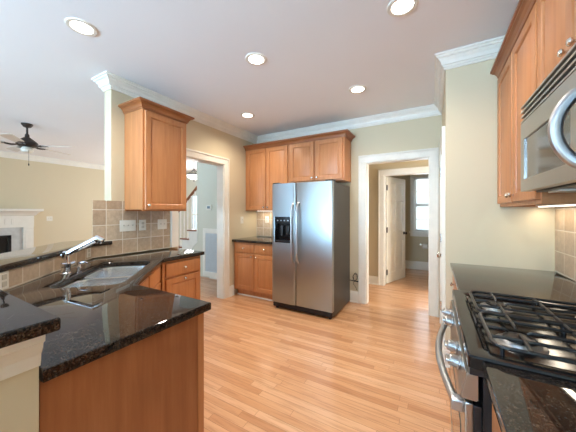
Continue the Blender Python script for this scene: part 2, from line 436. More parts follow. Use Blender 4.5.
# low walls of the peninsula carrying the raised bar
def band(o0, o1):
    """plan outline of the low wall: from the end at the left wall, round the diagonal, to the peninsula's end; o = offset from the kitchen face"""
    k = 1.41421; m = 0.41421
    def line(o, xe):
        return [(LX - o, 1.378), (LX - o, 1.21 - o * m), (-1.93 - o * m, 0.28 - o), (xe, 0.28 - o)]
    return line(o0, -0.965) + list(reversed(line(o1, -0.965)))
b = BM(); prism(b, band(0, 0.125), 0, 1.028); hw = struct('wall_peninsula', b, M['wall'])
for nm, mat, poly in (('backsplash', 'tileL', [(LX + .007, 1.378), (LX + .007, 1.213), (LX, 1.21), (LX, 1.378)]),
                      ('backsplash', 'tileD', [(LX + .007, 1.213), (-1.927, 0.287), (-1.93, 0.28), (LX, 1.21)]),
                      ('backsplash', 'tileP', [(-1.927, 0.287), (-0.985, 0.287), (-0.985, 0.28), (-1.93, 0.28)])):
    b = BM(); prism(b, poly, 0.917, 1.028); obj(nm, b, M[mat], hw)
b = BM(); sweep(b, [(-1.6, 0.155), (-0.965, 0.155), (-0.965, 0.281)], [(0, 0.93), (0.008, 0.93), (0.012, 0.945), (0.014, 0.965), (0.026, 0.985), (0.030, 1.0), (0.042, 1.008), (0.044, 1.028), (0, 1.028)], side=-1)
obj('moulding', b, M['trim'], hw)

# living room, foyer and rear walls
b = BM(); box(b, FX - 0.1, FX, RY, 6.9, 0, CH); struct('wall_living_room', b, M['wall'])
b = BM()
def holed(bm, x0, x1, y0, y1, holes):
    xs = x0
    for a, c, z0, z1 in holes:
        box(bm, xs, a, y0, y1, 0, CH); box(bm, a, c, y0, y1, 0, z0); box(bm, a, c, y0, y1, z1, CH); xs = c
    box(bm, xs, x1, y0, y1, 0, CH)
holed(b, FX, RX + 0.1, RY - 0.1, RY, [(-6.85, -3.15, 0.85, 2.59), (-2.60, -0.30, 0.85, 2.39)])
struct('wall_rear', b, M['wall'])
b = BM(); holed(b, FX, -2.99, 6.0, 6.1, [(-7.25, -5.15, 0.6, 1.95)]); box(b, -3.0, -2.99, 3.95, 6.1, 0, CH); struct('wall_foyer_rear', b, M['foyerwall'])
for i, (x0, x1, z0, z1, y) in enumerate([(-6.85, -3.15, 0.85, 2.59, RY - 0.05), (-2.60, -0.30, 0.85, 2.39, RY - 0.05), (-7.25, -5.15, 0.6, 1.95, 6.05)]):
    b = BM(); n = 3
    for k in range(n + 1):
        xx = x0 + (x1 - x0) * k / n; box(b, max(x0, xx - 0.03), min(x1, xx + 0.03), y - 0.02, y + 0.02, z0, z1)
    for zz in (z0 + .02, (z0 + z1) / 2, z1 - .02): box(b, x0, x1, y - 0.02, y + 0.02, zz - 0.02, zz + 0.02)
    f = struct('window_%d' % (i + 2), b, M['trim']); obj('pane', box(BM(), x0, x1, y - 0.004, y + 0.004, z0, z1), M['glass'], f)
# foyer stair wall with the return grille: under-stair slope on its left
FWY, FWX = 3.80, -4.40
RISE, RUN = 0.195, 0.235
b = BM()
box(b, FWX, -2.99, FWY, FWY + 0.12, 0, CH)
t = BM(); pts = [(-5.75, 0), (FWX, 0), (FWX, 0.90), (-5.05, 0.36), (-5.45, 0.02)]
vs = [t.verts.new((x, FWY + 0.004, z)) for x, z in pts]; v2 = [t.verts.new((x, FWY + 0.10, z)) for x, z in pts]
t.faces.new(vs); t.faces.new(v2)
for i in range(len(pts)): t.faces.new((vs[i], vs[(i + 1) % len(pts)], v2[(i + 1) % len(pts)], v2[i]))
merge(b, t)
struct('wall_foyer', b, M['foyerwall'])
b = BM(); sweep(b, [(-5.4, FWY), (-4.36, FWY)], base_prof(0.13), side=-1); sweep(b, [(-4.0, FWY), (-2.99, FWY)], base_prof(0.13), side=-1); struct('baseboard_foyer', b, M['trim'])

# hall behind the back wall and the room beyond
IY = 5.0; IX0, IX1 = -0.795, 0.02
b = BM(); box(b, -2.99, IX0, IY, IY + 0.12, 0, CH); box(b, IX1, 2.4, IY, IY + 0.12, 0, CH); box(b, IX0, IX1, IY, IY + 0.12, 2.04, CH)
struct('wall_hall', b, M['hallwall'])
b = BM(); casing_x(b, IY, IX0, IX1, 2.04, wd=0.10); box(b, IX0, IX0 + .012, IY, IY + .12, 0, 2.03); box(b, IX1 - .012, IX1, IY, IY + .12, 0, 2.03); box(b, IX0, IX1, IY, IY + .12, 2.028, 2.04)
struct('trim_4', b, M['trim'])
b = BM(); sweep(b, [(-2.9, IY), (IX0 - 0.10, IY)], base_prof(0.15), side=-1); sweep(b, [(IX1 + .10, IY), (2.3, IY)], base_prof(0.15), side=-1); sweep(b, [(-1.2, 6.80), (0.9, 6.80)], base_prof(0.19), side=-1); struct('baseboard_hall', b, M['trim'])
WX0, WX1, WZ0, WZ1 = -0.40, 0.34, 0.90, 2.18
b = BM(); box(b, -1.3, WX0, 6.80, 6.90, 0, CH); box(b, WX1, 1.0, 6.80, 6.90, 0, CH); box(b, WX0, WX1, 6.80, 6.90, 0, WZ0); box(b, WX0, WX1, 6.80, 6.90, WZ1, CH)
box(b, -1.3, -1.2, IY + .12, 6.8, 0, CH); box(b, 0.9, 1.0, IY + .12, 6.8, 0, CH)
struct('wall_far_room', b, M['hallwall'])
b = BM(); box(b, 2.4, 2.5, 3.99, 4.0, 0, CH); box(b, 2.4, 2.5, 3.99, 5.12, 0, 0.7); box(b, 2.4, 2.5, 3.99, 5.12, 2.3, CH); box(b, 0.19, 2.4, 3.86, 3.99, 0, CH); struct('wall_hall_end', b, M['hallwall'])
b = BM()
for a, c, z0, z1 in ((WX0, WX0 + .05, WZ0, WZ1), (WX1 - .05, WX1, WZ0, WZ1), (WX0 + .05, WX1 - .05, WZ0, WZ0 + .05), (WX0 + .05, WX1 - .05, WZ1 - .05, WZ1), (WX0 + .05, WX1 - .05, 1.49, 1.56), (WX0 + .05, WX1 - .05, 1.18, 1.20), (WX0 + .05, WX1 - .05, 1.84, 1.86), (-.03, -.01, WZ0 + .05, WZ1 - .05)): box(b, a, c, 6.83, 6.88, z0, z1)
for a, c, z0, z1 in ((WX0 - .085, WX0, WZ0, WZ1), (WX1, WX1 + .085, WZ0, WZ1), (WX0 - .085, WX1 + .085, WZ1, WZ1 + .09), (WX0 - .085, WX1 + .085, WZ0 - .12, WZ0 - .04)): box(b, a, c, 6.782, 6.80, z0, z1, 0.004)
box(b, WX0 - .11, WX1 + .11, 6.755, 6.84, WZ0 - .04, WZ0, 0.006)
wn = struct('window_1', b, M['trim'])
obj('pane', box(BM(), WX0 + .05, WX1 - .05, 6.853, 6.859, WZ0 + .05, WZ1 - .05), M['glass'], wn)
b = BM()
for k in range(28):
    z = WZ0 + 0.04 + k * 0.0455; t = BM(); box(t, WX0 + .006, WX1 - .006, -0.018, 0.018, -0.0010, 0.0010); merge(b, t, Matrix.Translation((0, 6.805, z)) @ Matrix.Rotation(math.radians(-4), 4, 'X'))
box(b, WX0 + .004, WX1 - .004, 6.785, 6.825, WZ1 - .04, WZ1 - .002)
obj('blind', b, M['blind'], wn)
# open panel door into the far room
hp = Vector((-0.783, 5.125, 0)); dv = Vector((-0.525, 5.815, 0)) - hp; ang = math.atan2(dv.y, dv.x)
mt = Matrix.Translation(hp) @ Matrix.Rotation(ang, 4, 'Z'); DW = 0.735
b = BM(); box(b, 0.001, DW - .001, -0.008, 0.008, 0.013, 2.029)
def panel6(bm, y, s):
    cols = ((0.09, 0.325), (0.41, 0.645))
    for x0, x1 in cols:
        for z0, z1 in ((0.20, 0.80), (0.98, 1.58), (1.70, 1.92)):
            t = ringpanel(BM(), x1 - x0, z1 - z0, [(0.004, -0.011), (0.026, -0.011), (0.055, -0.001)])
            t.transform(Matrix.Translation((x0, 0, z0)));
            if s > 0: t.transform(Matrix.Scale(-1, 4, (0, 1, 0)))
            t.transform(Matrix.Translation((0, y * s, 0))); merge(bm, t)
    xs = (0, 0.09, 0.325, 0.41, 0.645, DW)
    ya, yb = sorted((s * 0.007, s * y))
    for x0, x1 in ((0, .09), (.325, .41), (.645, DW)): box(bm, x0, x1, ya, yb, 0.012, 2.03)
    for x0, x1 in cols:
        for z0, z1 in ((0.012, .20), (.80, .98), (1.58, 1.70), (1.92, 2.03)): box(bm, x0, x1, ya, yb, z0, z1)
panel6(b, 0.021, -1); panel6(b, 0.021, 1)
dr = struct('door_1', b, M['door'], None, mt)
for sgn in (-1, 1):
    b = BM(); lathe(b, [(0.030, 0), (0.030, 0.006), (0.011, 0.010), (0.011, 0.030), (0.025, 0.040), (0.028, 0.052), (0.02, 0.062), (0, 0.066)], (DW - 0.065, sgn * 0.021, 0.93), '-y' if sgn < 0 else 'y'); obj('door_knob', b, M['bronze'], dr, mt)
for z in (0.22, 1.02, 1.82):
    b = BM(); cyl(b, (-0.006, -0.025, z - .05), (-0.006, -0.025, z + .05), 0.009); box(b, -0.01, 0.03, -0.0235, -0.0205, z - .05, z + .05); obj('hinge', b, M['bronze'], dr, mt)

# crown mouldings and baseboards of the kitchen and living room
b = BM(); sweep(b, [(LX - .13, 3.0), (LX - .13, 1.38), (LX, 1.38), (LX, BY), (PX, BY), (PX, EY), (RX, EY), (RX, RY)], crown_prof(), side=-1)
struct('trim_5', b, M['trim'])
b = BM(); sweep(b, [(FX, RY), (FX, 6.0)], crown_prof(), side=-1); struct('trim_6', b, M['trim'])
b = BM(); sweep(b, [(LX, DY1 + 0.105), (LX, 3.215)], base_prof(), side=-1); struct('baseboard_left', b, M['trim'])
b = BM(); sweep(b, [(-1.10, BY), (HX0 - 0.105, BY)], base_prof(), side=-1); struct('baseboard_back', b, M['trim'])
b = BM(); sweep(b, [(PX, PD0 - .09), (PX, EY), (PX + 0.03, EY)], base_prof(), side=-1); sweep(b, [(PX, BY), (PX, PD1 + .09)], base_prof(), side=-1); struct('baseboard_pantry', b, M['trim'])
b = BM(); sweep(b, [(FX, RY), (FX, -0.15)], base_prof(), side=-1); sweep(b, [(FX, 2.5), (FX, 6.0)], base_prof(), side=-1); struct('baseboard_living_room', b, M['trim'])

# ------------------------------------------------------------------ left wall cabinet
A90 = PI / 2
def crown_part(root, path, z, side=1):
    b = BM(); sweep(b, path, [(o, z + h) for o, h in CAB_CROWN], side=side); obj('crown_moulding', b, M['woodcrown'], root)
r = thing('wall_cabinet', 'tall single-door maple wall cabinet hanging above the outlets on the left wall', 'cabinet', (LX + .165, 1.75, 1.37))
box_b = BM(); box(box_b, LX + .002, -2.53, 1.508, 2.03, 1.385, 2.405, 0.002); box(box_b, LX + .002, LX + .02, 1.508, 2.03, 1.37, 1.385)
box(box_b, -2.545, -2.53, 1.508, 2.03, 1.37, 1.385); obj('carcass', box_b, M['wood'], r)
# faces towards +x: local x -> +y, -y(out) -> +x  => rotation +90 deg
cabinet_door(r, (-2.53, 1.526, 1.385), A90, 0.488, 1.0, 0.03, 0.045)
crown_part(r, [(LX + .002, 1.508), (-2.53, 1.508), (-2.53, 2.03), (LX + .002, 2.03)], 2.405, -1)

# left base cabinet (faces +x), corner sink cabinet (diagonal), peninsula cabinet
r = thing('base_cabinet', 'maple base cabinet with one drawer over a door, beside the foyer doorway', 'cabinet', (LX + .3, 1.8, 0))
b = BM(); box(b, LX + .012, -2.29, 1.56, 2.025, 0.10, 0.875); box(b, LX + .012, -2.36, 1.56, 2.02, 0.0, 0.10); obj('carcass', b, M['wood'], r)
cabinet_door(r, (-2.29, 1.59, 0.715), A90, 0.415, 0.135, 0.2075, 0.0675, 'drawer')
cabinet_door(r, (-2.29, 1.59, 0.125), A90, 0.415, 0.57, 0.2075, 0.545)
DA = math.atan2(1, -1)                      # diagonal face direction (-1, 1)
r = thing('sink_cabinet', 'angled maple corner cabinet with two doors below the steel sink', 'cabinet', (-2.25, 0.95, 0))
b = BM(); prism(b, [(-1.63, 0.872), (-2.288, 1.53), (LX + .012, 1.53), (LX + .012, 1.22), (-1.935, 0.300), (-1.63, 0.300)], 0.10, 0.70)
t = BM(); prism(t, [(-1.63, 0.872), (-2.288, 1.53), (-2.30, 1.518), (-1.642, 0.86)], 0.70, 0.875); merge(b, t)
prism(b, [(-1.68, 0.82), (-2.33, 1.47), (-2.75, 1.47), (-1.95, 0.45)], 0.0, 0.10)
obj('carcass', b, M['wood'], r)
# outward normal of the diagonal is (+,+); local x = (-1,1)/sqrt2 and -y = (1,1)/sqrt2 -> rotation 135 deg
dl = 0.93
px, py = -1.63, 0.872
def dp(s, z): return (px - s * 0.70711, py + s * 0.70711, z)
cabinet_door(r, dp(0.05, 0.715), DA, 0.40, 0.135, None, None, 'drawer_front')
cabinet_door(r, dp(0.48, 0.715), DA, 0.40, 0.135, None, None, 'drawer_front')
cabinet_door(r, dp(0.05, 0.125), DA, 0.40, 0.57, 0.365, 0.53)
cabinet_door(r, dp(0.48, 0.125), DA, 0.40, 0.57, 0.035, 0.53)
r = thing('peninsula_cabinet', 'wide maple end panel cabinet under the near end of the black countertop', 'cabinet', (-1.3, 0.6, 0))
b = BM(); box(b, -1.625, -0.992, 0.292, 0.872, 0.10, 0.875); box(b, -1.625, -0.992, 0.292, 0.80, 0, 0.10); obj('carcass', b, M['wood'], r)
b = BM(); box(b, -0.992, -0.974, 0.284, 0.876, 0.0, 0.875, 0.002); obj('end_panel', b, M['woodshade'], r)
b = BM(); box(b, -0.974, -0.970, 0.846, 0.880, 0.0, 0.875, 0.001); obj('edge_strip', b, M['wood'], r)
for k in range(1):
    cabinet_door(r, (-1.01, 0.872, 0.125), PI, 0.56, 0.57, 0.52, 0.53)
    cabinet_door(r, (-1.01, 0.872, 0.715), PI, 0.56, 0.135, 0.28, 0.0675, 'drawer')

# ------------------------------------------------------------------ countertops
def slab(name, label, poly, z0, z1, hole=None, bev=0.006):
    t = bmesh.new()
    n = len(poly)
    base = [t.verts.new((x, y, z0)) for x, y in poly]; top = [t.verts.new((x, y, z1)) for x, y in poly]
    for i in range(n): t.faces.new((base[i], base[(i + 1) % n], top[(i + 1) % n], top[i]))
    if hole:
        hb = [t.verts.new((x, y, z0)) for x, y in hole]; ht = [t.verts.new((x, y, z1)) for x, y in hole]; m = len(hole)
        for i in range(m): t.faces.new((hb[i], hb[(i + 1) % m], ht[(i + 1) % m], ht[i]))
        for lo, hi in ((base, hb), (top, ht)):
            es = []
            for ring in (lo, hi):
                for i in range(len(ring)):
                    e = t.edges.get((ring[i], ring[(i + 1) % len(ring)])); es.append(e)
            bmesh.ops.triangle_fill(t, edges=es, use_beauty=True)
    else:
        t.faces.new(base); t.faces.new(top)
    bmesh.ops.recalc_face_normals(t, faces=t.faces)
    if bev:
        es = [e for e in t.edges if len(e.link_faces) == 2 and abs(e.verts[0].co.z - e.verts[1].co.z) < 1e-6 and e.calc_face_angle(0) > 0.7]
        bmesh.ops.bevel(t, geom=es, offset=bev, segments=3, affect='EDGES', profile=0.5)
    c = Vector((sum(p[0] for p in poly) / n, sum(p[1] for p in poly) / n, z0))
    return single(name, label, 'countertop', t, M['granite'], loc=c)
def ST(s, t): return ((t - s) * 0.70711, (t + s) * 0.70711)      # s along the diagonal wall, t out from it
def rrect(s0, s1, t0, t1, r, n=6):
    out = []
    for cx, cy, a0 in ((s1 - r, t1 - r, 0), (s0 + r, t1 - r, 90), (s0 + r, t0 + r, 180), (s1 - r, t0 + r, 270)):
        for k in range(n + 1):
            a = math.radians(a0 + 90 * k / n); out.append((cx + r * math.cos(a), cy + r * math.sin(a)))
    return out
S0, S1, T0, T1 = 1.80, 2.58, -0.965, -0.575
hole = [ST(s, t) for s, t in rrect(S0, S1, T0, T1, 0.07)]
poly = [(-0.955, 0.285), (-0.955, 0.912), (-1.612, 0.912), (-2.25, 1.55), (-2.25, 2.05), (LX + .009, 2.05), (LX + .009, 1.213), (-1.925, 0.288)]
slab('countertop', 'glossy black granite countertop wrapping the corner sink and peninsula', poly, 0.876, 0.915, hole)
def bar_line(o):
    m = 0.41421
    return [(LX - o, 1.378), (LX - o, 1.21 - o * m), (-1.93 - o * m, 0.28 - o), (-0.905, 0.28 - o)]
poly = bar_line(-0.028) + list(reversed(bar_line(0.31)))
slab('bar_ledge', 'raised black granite bar ledge on the low wall behind the sink', poly, 1.029, 1.068, None, 0.008)

# ------------------------------------------------------------------ sink, faucet, soap fitting
sc = ST(2.19, -0.77)
r = thing('sink', 'double-bowl stainless undermount sink in the corner of the black countertop', 'sink', (sc[0], sc[1], 0.70))
def bowl(s0, s1, t0, t1, depth):
    t = bmesh.new(); rings = []
    for ins, z, rad in ((-0.012, 0.8745, 0.075), (0.0, 0.8745, 0.07), (0.003, 0.86, 0.068), (0.012, 0.875 - depth + 0.03, 0.06), (0.035, 0.875 - depth, 0.045)):
        rings.append([t.verts.new((*ST(a, c), z)) for a, c in rrect(s0 + ins, s1 - ins, t0 + ins, t1 - ins, rad)])
    n = len(rings[0])
    for a, c in zip(rings, rings[1:]):
        for k in range(n): t.faces.new((a[k], a[(k + 1) % n], c[(k + 1) % n], c[k]))
    t.faces.new(rings[-1]); return t
obj('bowl', bowl(S0 + .008, 2.16, T0 + .008, T1 - .008, 0.165), M['sink'], r)
obj('bowl', bowl(2.185, S1 - .008, T0 + .008, T1 - .008, 0.165), M['sink'], r)
for s in (1.98, 2.38):
    b = BM(); c = ST(s, -0.77); lathe(b, [(0.045, 0), (0.045, 0.003), (0.032, 0.004), (0.028, 0.001), (0, 0.001)], (c[0], c[1], 0.711)); obj('drain', b, M['chrome'], r)
f = ST(2.205, -1.055)
r = thing('faucet', 'chrome pull-out faucet with a long slanted spout behind the sink', 'faucet', (f[0], f[1], 0.915))
b = BM(); lathe(b, [(0.033, 0), (0.033, 0.006), (0.026, 0.012), (0.026, 0.05), (0.029, 0.055), (0.029, 0.075), (0.024, 0.08), (0.022, 0.135), (0.021, 0.155), (0.012, 0.165), (0, 0.166)], (f[0], f[1], 0.915)); obj('body', b, M['chrome'], r)
n2 = Vector((0.70711, 0.70711, 0))
p0 = Vector((f[0], f[1], 1.055)); pe = p0 + n2 * 0.19 + Vector((0, 0, 0.105))
b = BM(); tube(b, [p0 - n2 * .02 - Vector((0, 0, 0.012)), p0 + (pe - p0) * .25, p0 + (pe - p0) * .75, pe], [0.017, 0.021, 0.0225, 0.024], 16); obj('spout', b, M['chrome'], r)
b = BM(); d = (n2 + Vector((0, 0, -0.55))).normalized(); lathe(b, [(0.020, -0.022), (0.027, -0.008), (0.028, 0.014), (0.024, 0.034), (0.019, 0.038), (0, 0.036)], tuple(pe + n2 * .01), tuple(d)); obj('spray_head', b, M['chrome'], r)
sd = Vector((-0.70711, 0.70711, 0))
b = BM(); q = Vector((f[0], f[1], 0.975)); tube(b, [q, q + sd * .03 + Vector((0, 0, .002)), q + sd * .075 + n2 * .02 + Vector((0, 0, .012))], [0.015, 0.012, 0.007], 12); obj('lever', b, M['chrome'], r)
g = ST(2.40, -1.06)
r = thing('soap_dispenser', 'short chrome dispenser standing on the countertop right of the faucet', 'dispenser', (g[0], g[1], 0.915))
b = BM(); lathe(b, [(0.021, 0), (0.021, 0.005), (0.013, 0.010), (0.011, 0.032), (0.016, 0.036), (0.016, 0.046), (0, 0.048)], (g[0], g[1], 0.915)); obj('body', b, M['chrome'], r)
b = BM(); q = Vector((g[0], g[1], 0.956)); tube(b, [q, q + n2 * .04 + Vector((0, 0, .006)), q + n2 * .06 - Vector((0, 0, .004))], [0.007, 0.006, 0.005], 10); obj('nozzle', b, M['chrome'], r)

# ------------------------------------------------------------------ back wall cabinets, base cabinet, countertop
UY = 3.53
r = thing('wall_cabinet', 'two-door tall maple wall cabinet left of the fridge, tucked in the corner', 'cabinet', (-2.42, 3.69, 1.38), 'maple wall cabinets on the back wall')
b = BM(); box(b, LX + .002, -1.985, UY, BY - .009, 1.395, 2.43, .002); box(b, LX + .002, -1.985, UY, UY + .018, 1.38, 1.395); obj('carcass', b, M['wood'], r)
for x0, x1, kx in ((-2.825, -2.425, 0.372), (-2.405, -2.005, 0.028)):
    cabinet_door(r, (x0, UY, 1.395), 0, x1 - x0, 1.02, kx, 0.045)
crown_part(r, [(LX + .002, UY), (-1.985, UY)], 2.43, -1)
r = thing('wall_cabinet', 'short two-door maple cabinet mounted above the stainless fridge', 'cabinet', (-1.53, 3.69, 1.81), 'maple wall cabinets on the back wall')
b = BM(); box(b, -1.983, -1.09, UY, BY - .002, 1.81, 2.43, .002); obj('carcass', b, M['wood'], r)
for x0, x1, kx in ((-1.965, -1.552, 0.385), (-1.528, -1.115, 0.028)):
    cabinet_door(r, (x0, UY, 1.83), 0, x1 - x0, 0.585, kx, 0.045)
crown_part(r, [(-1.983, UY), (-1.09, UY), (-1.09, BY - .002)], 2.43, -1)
r = thing('base_cabinet', 'maple base cabinet with two drawers over two doors, left of the fridge', 'cabinet', (-2.42, 3.53, 0))
b = BM(); box(b, LX + .012, -2.0, 3.225, BY - .01, 0.10, 0.875, .002); box(b, LX + .03, -2.0, 3.285, BY - .01, 0, 0.10); obj('carcass', b, M['wood'], r)
b = BM(); sweep(b, [(LX + .03, 3.285), (-2.0, 3.285)], [(0, 0), (0.012, 0), (0.010, 0.014), (0, 0.02)], side=-1); obj('shoe_moulding', b, M['trim'], r)
for x0, x1, kx in ((-2.82, -2.44, 0.345), (-2.42, -2.04, 0.035)):
    cabinet_door(r, (x0, 3.225, 0.715), 0, x1 - x0, 0.135, (x1 - x0) / 2, 0.0675, 'drawer')
    cabinet_door(r, (x0, 3.225, 0.125), 0, x1 - x0, 0.57, kx, 0.53)
slab('countertop', 'short black granite countertop between the corner and the fridge', [(LX + .003, 3.175), (-2.0, 3.175), (-2.0, BY - .009), (LX + .003, BY - .009)], 0.876, 0.915)
def strip_light(label, x0, x1, y0, y1, z, e):
    r = thing('under_cabinet_light', label, 'light', ((x0 + x1) / 2, (y0 + y1) / 2, z))
    b = BM(); box(b, x0, x1, y0, y1, z - .012, z, .002); obj('housing', b, M['white'], r)
    b = BM(); box(b, x0 + .01, x1 - .01, y0 + .008, y1 - .008, z - .020, z - .012, .003); obj('lens', b, M['strip'], r)
    l = bpy.data.lights.new('strip_lamp', 'AREA'); l.shape = 'RECTANGLE'; l.size = max(.05, x1 - x0 - .03); l.size_y = max(.03, y1 - y0 - .02); l.energy = e; l.color = (1, .86, .66)
    o = bpy.data.objects.new('strip_lamp', l); COL.objects.link(o); o.location = (0, 0, -.023); o.parent = r
strip_light('small lit strip under the corner wall cabinet left of the fridge', -2.75, -2.1, 3.70, 3.76, 1.394, 1.6)

# ------------------------------------------------------------------ fridge
r = thing('fridge', 'stainless side-by-side fridge with a black ice dispenser on its left door', 'fridge', (-1.54, 3.45, 0))
FL, FR, FY = -1.99, -1.095, 3.05
b = BM(); box(b, FL + .004, FR - .004, FY + .075, 3.83, 0.02, 1.745, .006); obj('body', b, M['fridgeside'], r)
SP = -1.612
def fdoor(x0, x1, hole=None):
    b = BM()
    if hole is None: box(b, x0, x1, FY, FY + .068, 0.095, 1.755, .010, 3)
    else:
        hx0, hx1, hz0, hz1 = hole
        box(b, x0, hx0, FY, FY + .068, 0.095, 1.755, .008, 3); box(b, hx1, x1, FY, FY + .068, 0.095, 1.755, .008, 3)
        box(b, hx0 - .01, hx1 + .01, FY, FY + .068, 0.095, hz0); box(b, hx0 - .01, hx1 + .01, FY, FY + .068, hz1, 1.755)
        bmesh.ops.remove_doubles(b, verts=b.verts, dist=.0001)
    return obj('door', b, M['steelF'], r)
H = (-1.945, -1.668, 0.935, 1.295)
dl_ = fdoor(FL, SP - .004, H); dr_ = fdoor(SP + .004, FR)
b = BM(); x0, x1, z0, z1 = H
for bx in ((x0, x0 + .016, z0, z1), (x1 - .016, x1, z0, z1), (x0, x1, z0, z0 + .02), (x0, x1, 1.20, z1)): box(b, bx[0], bx[1], FY - .004, FY + .03, bx[2], bx[3], .003)
box(b, x0, x1, FY + .055, FY + .066, z0, z1)
dsp = obj('dispenser', b, M['enamel'], dl_)
b = BM(); box(b, (x0 + x1) / 2 - .06, (x0 + x1) / 2 - .02, FY + .02, FY + .05, 1.03, 1.17, .006); box(b, (x0 + x1) / 2 + .03, (x0 + x1) / 2 + .07, FY + .02, FY + .05, 1.05, 1.17, .006); obj('paddle', b, M['black'], dsp)
b = BM(); box(b, x0 + .02, x1 - .02, FY - .003, FY + .052, z0 + .018, z0 + .03); obj('drip_tray', b, M['black'], dsp)
for k in range(4): obj('button', box(BM(), x0 + .035 + k * .055, x0 + .060 + k * .055, FY - .006, FY - .003, 1.235, 1.25), M['alu'], dsp)

for d, hx in ((dl_, SP - .040), (dr_, SP + .040)):
    b = BM(); pts = []
    for k in range(15):
        u = k / 14; z = 0.67 + u * 0.82; yy = FY - 0.058 * min(1, (math.sin(PI * u) * 3.2) ** 0.8) if 0 < u < 1 else FY + .004
        pts.append((hx, yy, z))
    tube(b, pts, 0.0125, 12); obj('handle', b, M['steelH'], d)
b = BM(); box(b, FL + .008, FR - .008, FY + .015, FY + .08, 0.03, 0.088, .004)
for k in range(3): box(b, FL + .02, FR - .02, FY + .010, FY + .016, 0.040 + k * .014, 0.047 + k * .014)
obj('base_grille', b, M['black'], r)
for x in (FL + .05, FR - .05):
    b = BM(); cyl(b, (x, FY + .055, 0.0), (x, FY + .055, 0.03), .02); obj('foot', b, M['black'], r)
    b = BM(); cyl(b, (x, 3.76, 0.0), (x, 3.76, 0.03), .02); obj('foot', b, M['black'], r)
    b = BM(); box(b, x - .05, x + .05, FY + .01, FY + .12, 1.745, 1.772, .006); obj('hinge_cover', b, M['black'], r)

# coiled black cord beside the fridge
b = BM(); pts = []
for k in range(60):
    a = k / 59 * 5.2 * PI; pts.append((-1.018 + (0.030 + .010 * math.sin(k * .7)) * math.cos(a), 3.826 + 0.010 * math.sin(a * .5), 0.385 + (0.055 + .012 * math.cos(k * .5)) * math.sin(a)))
tube(b, pts, 0.0028, 6)
tube(b, [(-1.10, 3.82, .335), (-1.05, 3.815, .330), (-1.0, 3.812, .331), (-0.968, 3.815, .327)], [0.006, .007, .008, .012], 8)
tube(b, [(-1.03, 3.82, .33), (-1.045, 3.83, .28), (-1.01, 3.835, .23), (-0.995, 3.84, .19)], 0.003, 6)
single('coiled_cord', 'thin black coiled cord beside the fridge next to the white door casing', 'cord', b, M['black'], loc=(-1.02, 3.84, .19))

# ------------------------------------------------------------------ right side: far base cabinet and counter, range, near base cabinet and counter
RFX = 0.165
RG0, RG1 = 0.955, 1.715
def right_base(label, y0, y1, ndoor):
    r = thing('base_cabinet', label, 'cabinet', (0.48, (y0 + y1) / 2, 0))
    b = BM(); box(b, RFX, RX - .01, y0, y1, 0.10, 0.875, .001); box(b, RFX + .07, RX - .01, y0, y1, 0, 0.10); obj('carcass', b, M['wood'], r)
    w_ = (y1 - y0) / ndoor
    for k in range(ndoor):
        # faces -x: rotation -90deg, local x -> -y
        ys = y1 - k * w_ - 0.015
        cabinet_door(r, (RFX, ys, 0.715), -A90, w_ - .03, 0.135, (w_ - .03) / 2, 0.0675, 'drawer')
        cabinet_door(r, (RFX, ys, 0.125), -A90, w_ - .03, 0.57, 0.035 if k else w_ - .065, 0.53)
    return r
right_base('maple base cabinet between the range and the end wall, knobs showing', RG1 + .004, EY - .003, 2)
right_base('maple base cabinet in the foreground on the near side of the range', -0.60, RG0 - .006, 2)
slab('countertop', 'grey-reflecting black granite countertop running from the range to the end wall', [(0.128, RG1 + .003), (0.128, EY - .002), (RX - .009, EY - .002), (RX - .009, RG1 + .003)], 0.876, 0.915)
slab('countertop', 'black speckled granite countertop in the foreground on the near side of the range', [(0.128, -0.60), (0.128, RG0 - .004), (RX - .009, RG0 - .004), (RX - .009, -0.60)], 0.876, 0.915)

r = thing('range', 'stainless gas range with a black cooktop and front knobs', 'range', (0.44, 1.335, 0))
b = BM(); box(b, 0.130, 0.78, RG0, RG1, 0.03, 0.885); obj('body', b, M['black'], r)
# cooktop with raised rim
b = BM(); t = bmesh.new()
CX0, CX1, CY0, CY1 = 0.092, 0.775, RG0 - .004, RG1 + .004
rings = []
def rr(ins, rad, z): return [t.verts.new((x, y, z)) for x, y in rrect(CX0 + ins, CX1 - ins, CY0 + ins, CY1 - ins, rad)]
rings = [rr(0, 0.012, 0.885), rr(0, 0.012, 0.918), rr(0.004, 0.014, 0.924), rr(0.040, 0.03, 0.926), rr(0.050, 0.035, 0.922), rr(0.062, 0.03, 0.912), rr(0.09, 0.02, 0.911)]
n = len(rings[0])
for a, c in zip(rings, rings[1:]):
    for k in range(n): t.faces.new((a[k], a[(k + 1) % n], c[(k + 1) % n], c[k]))
t.faces.new(rings[-1]); merge(b, t); obj('cooktop', b, M['enamel'], r)
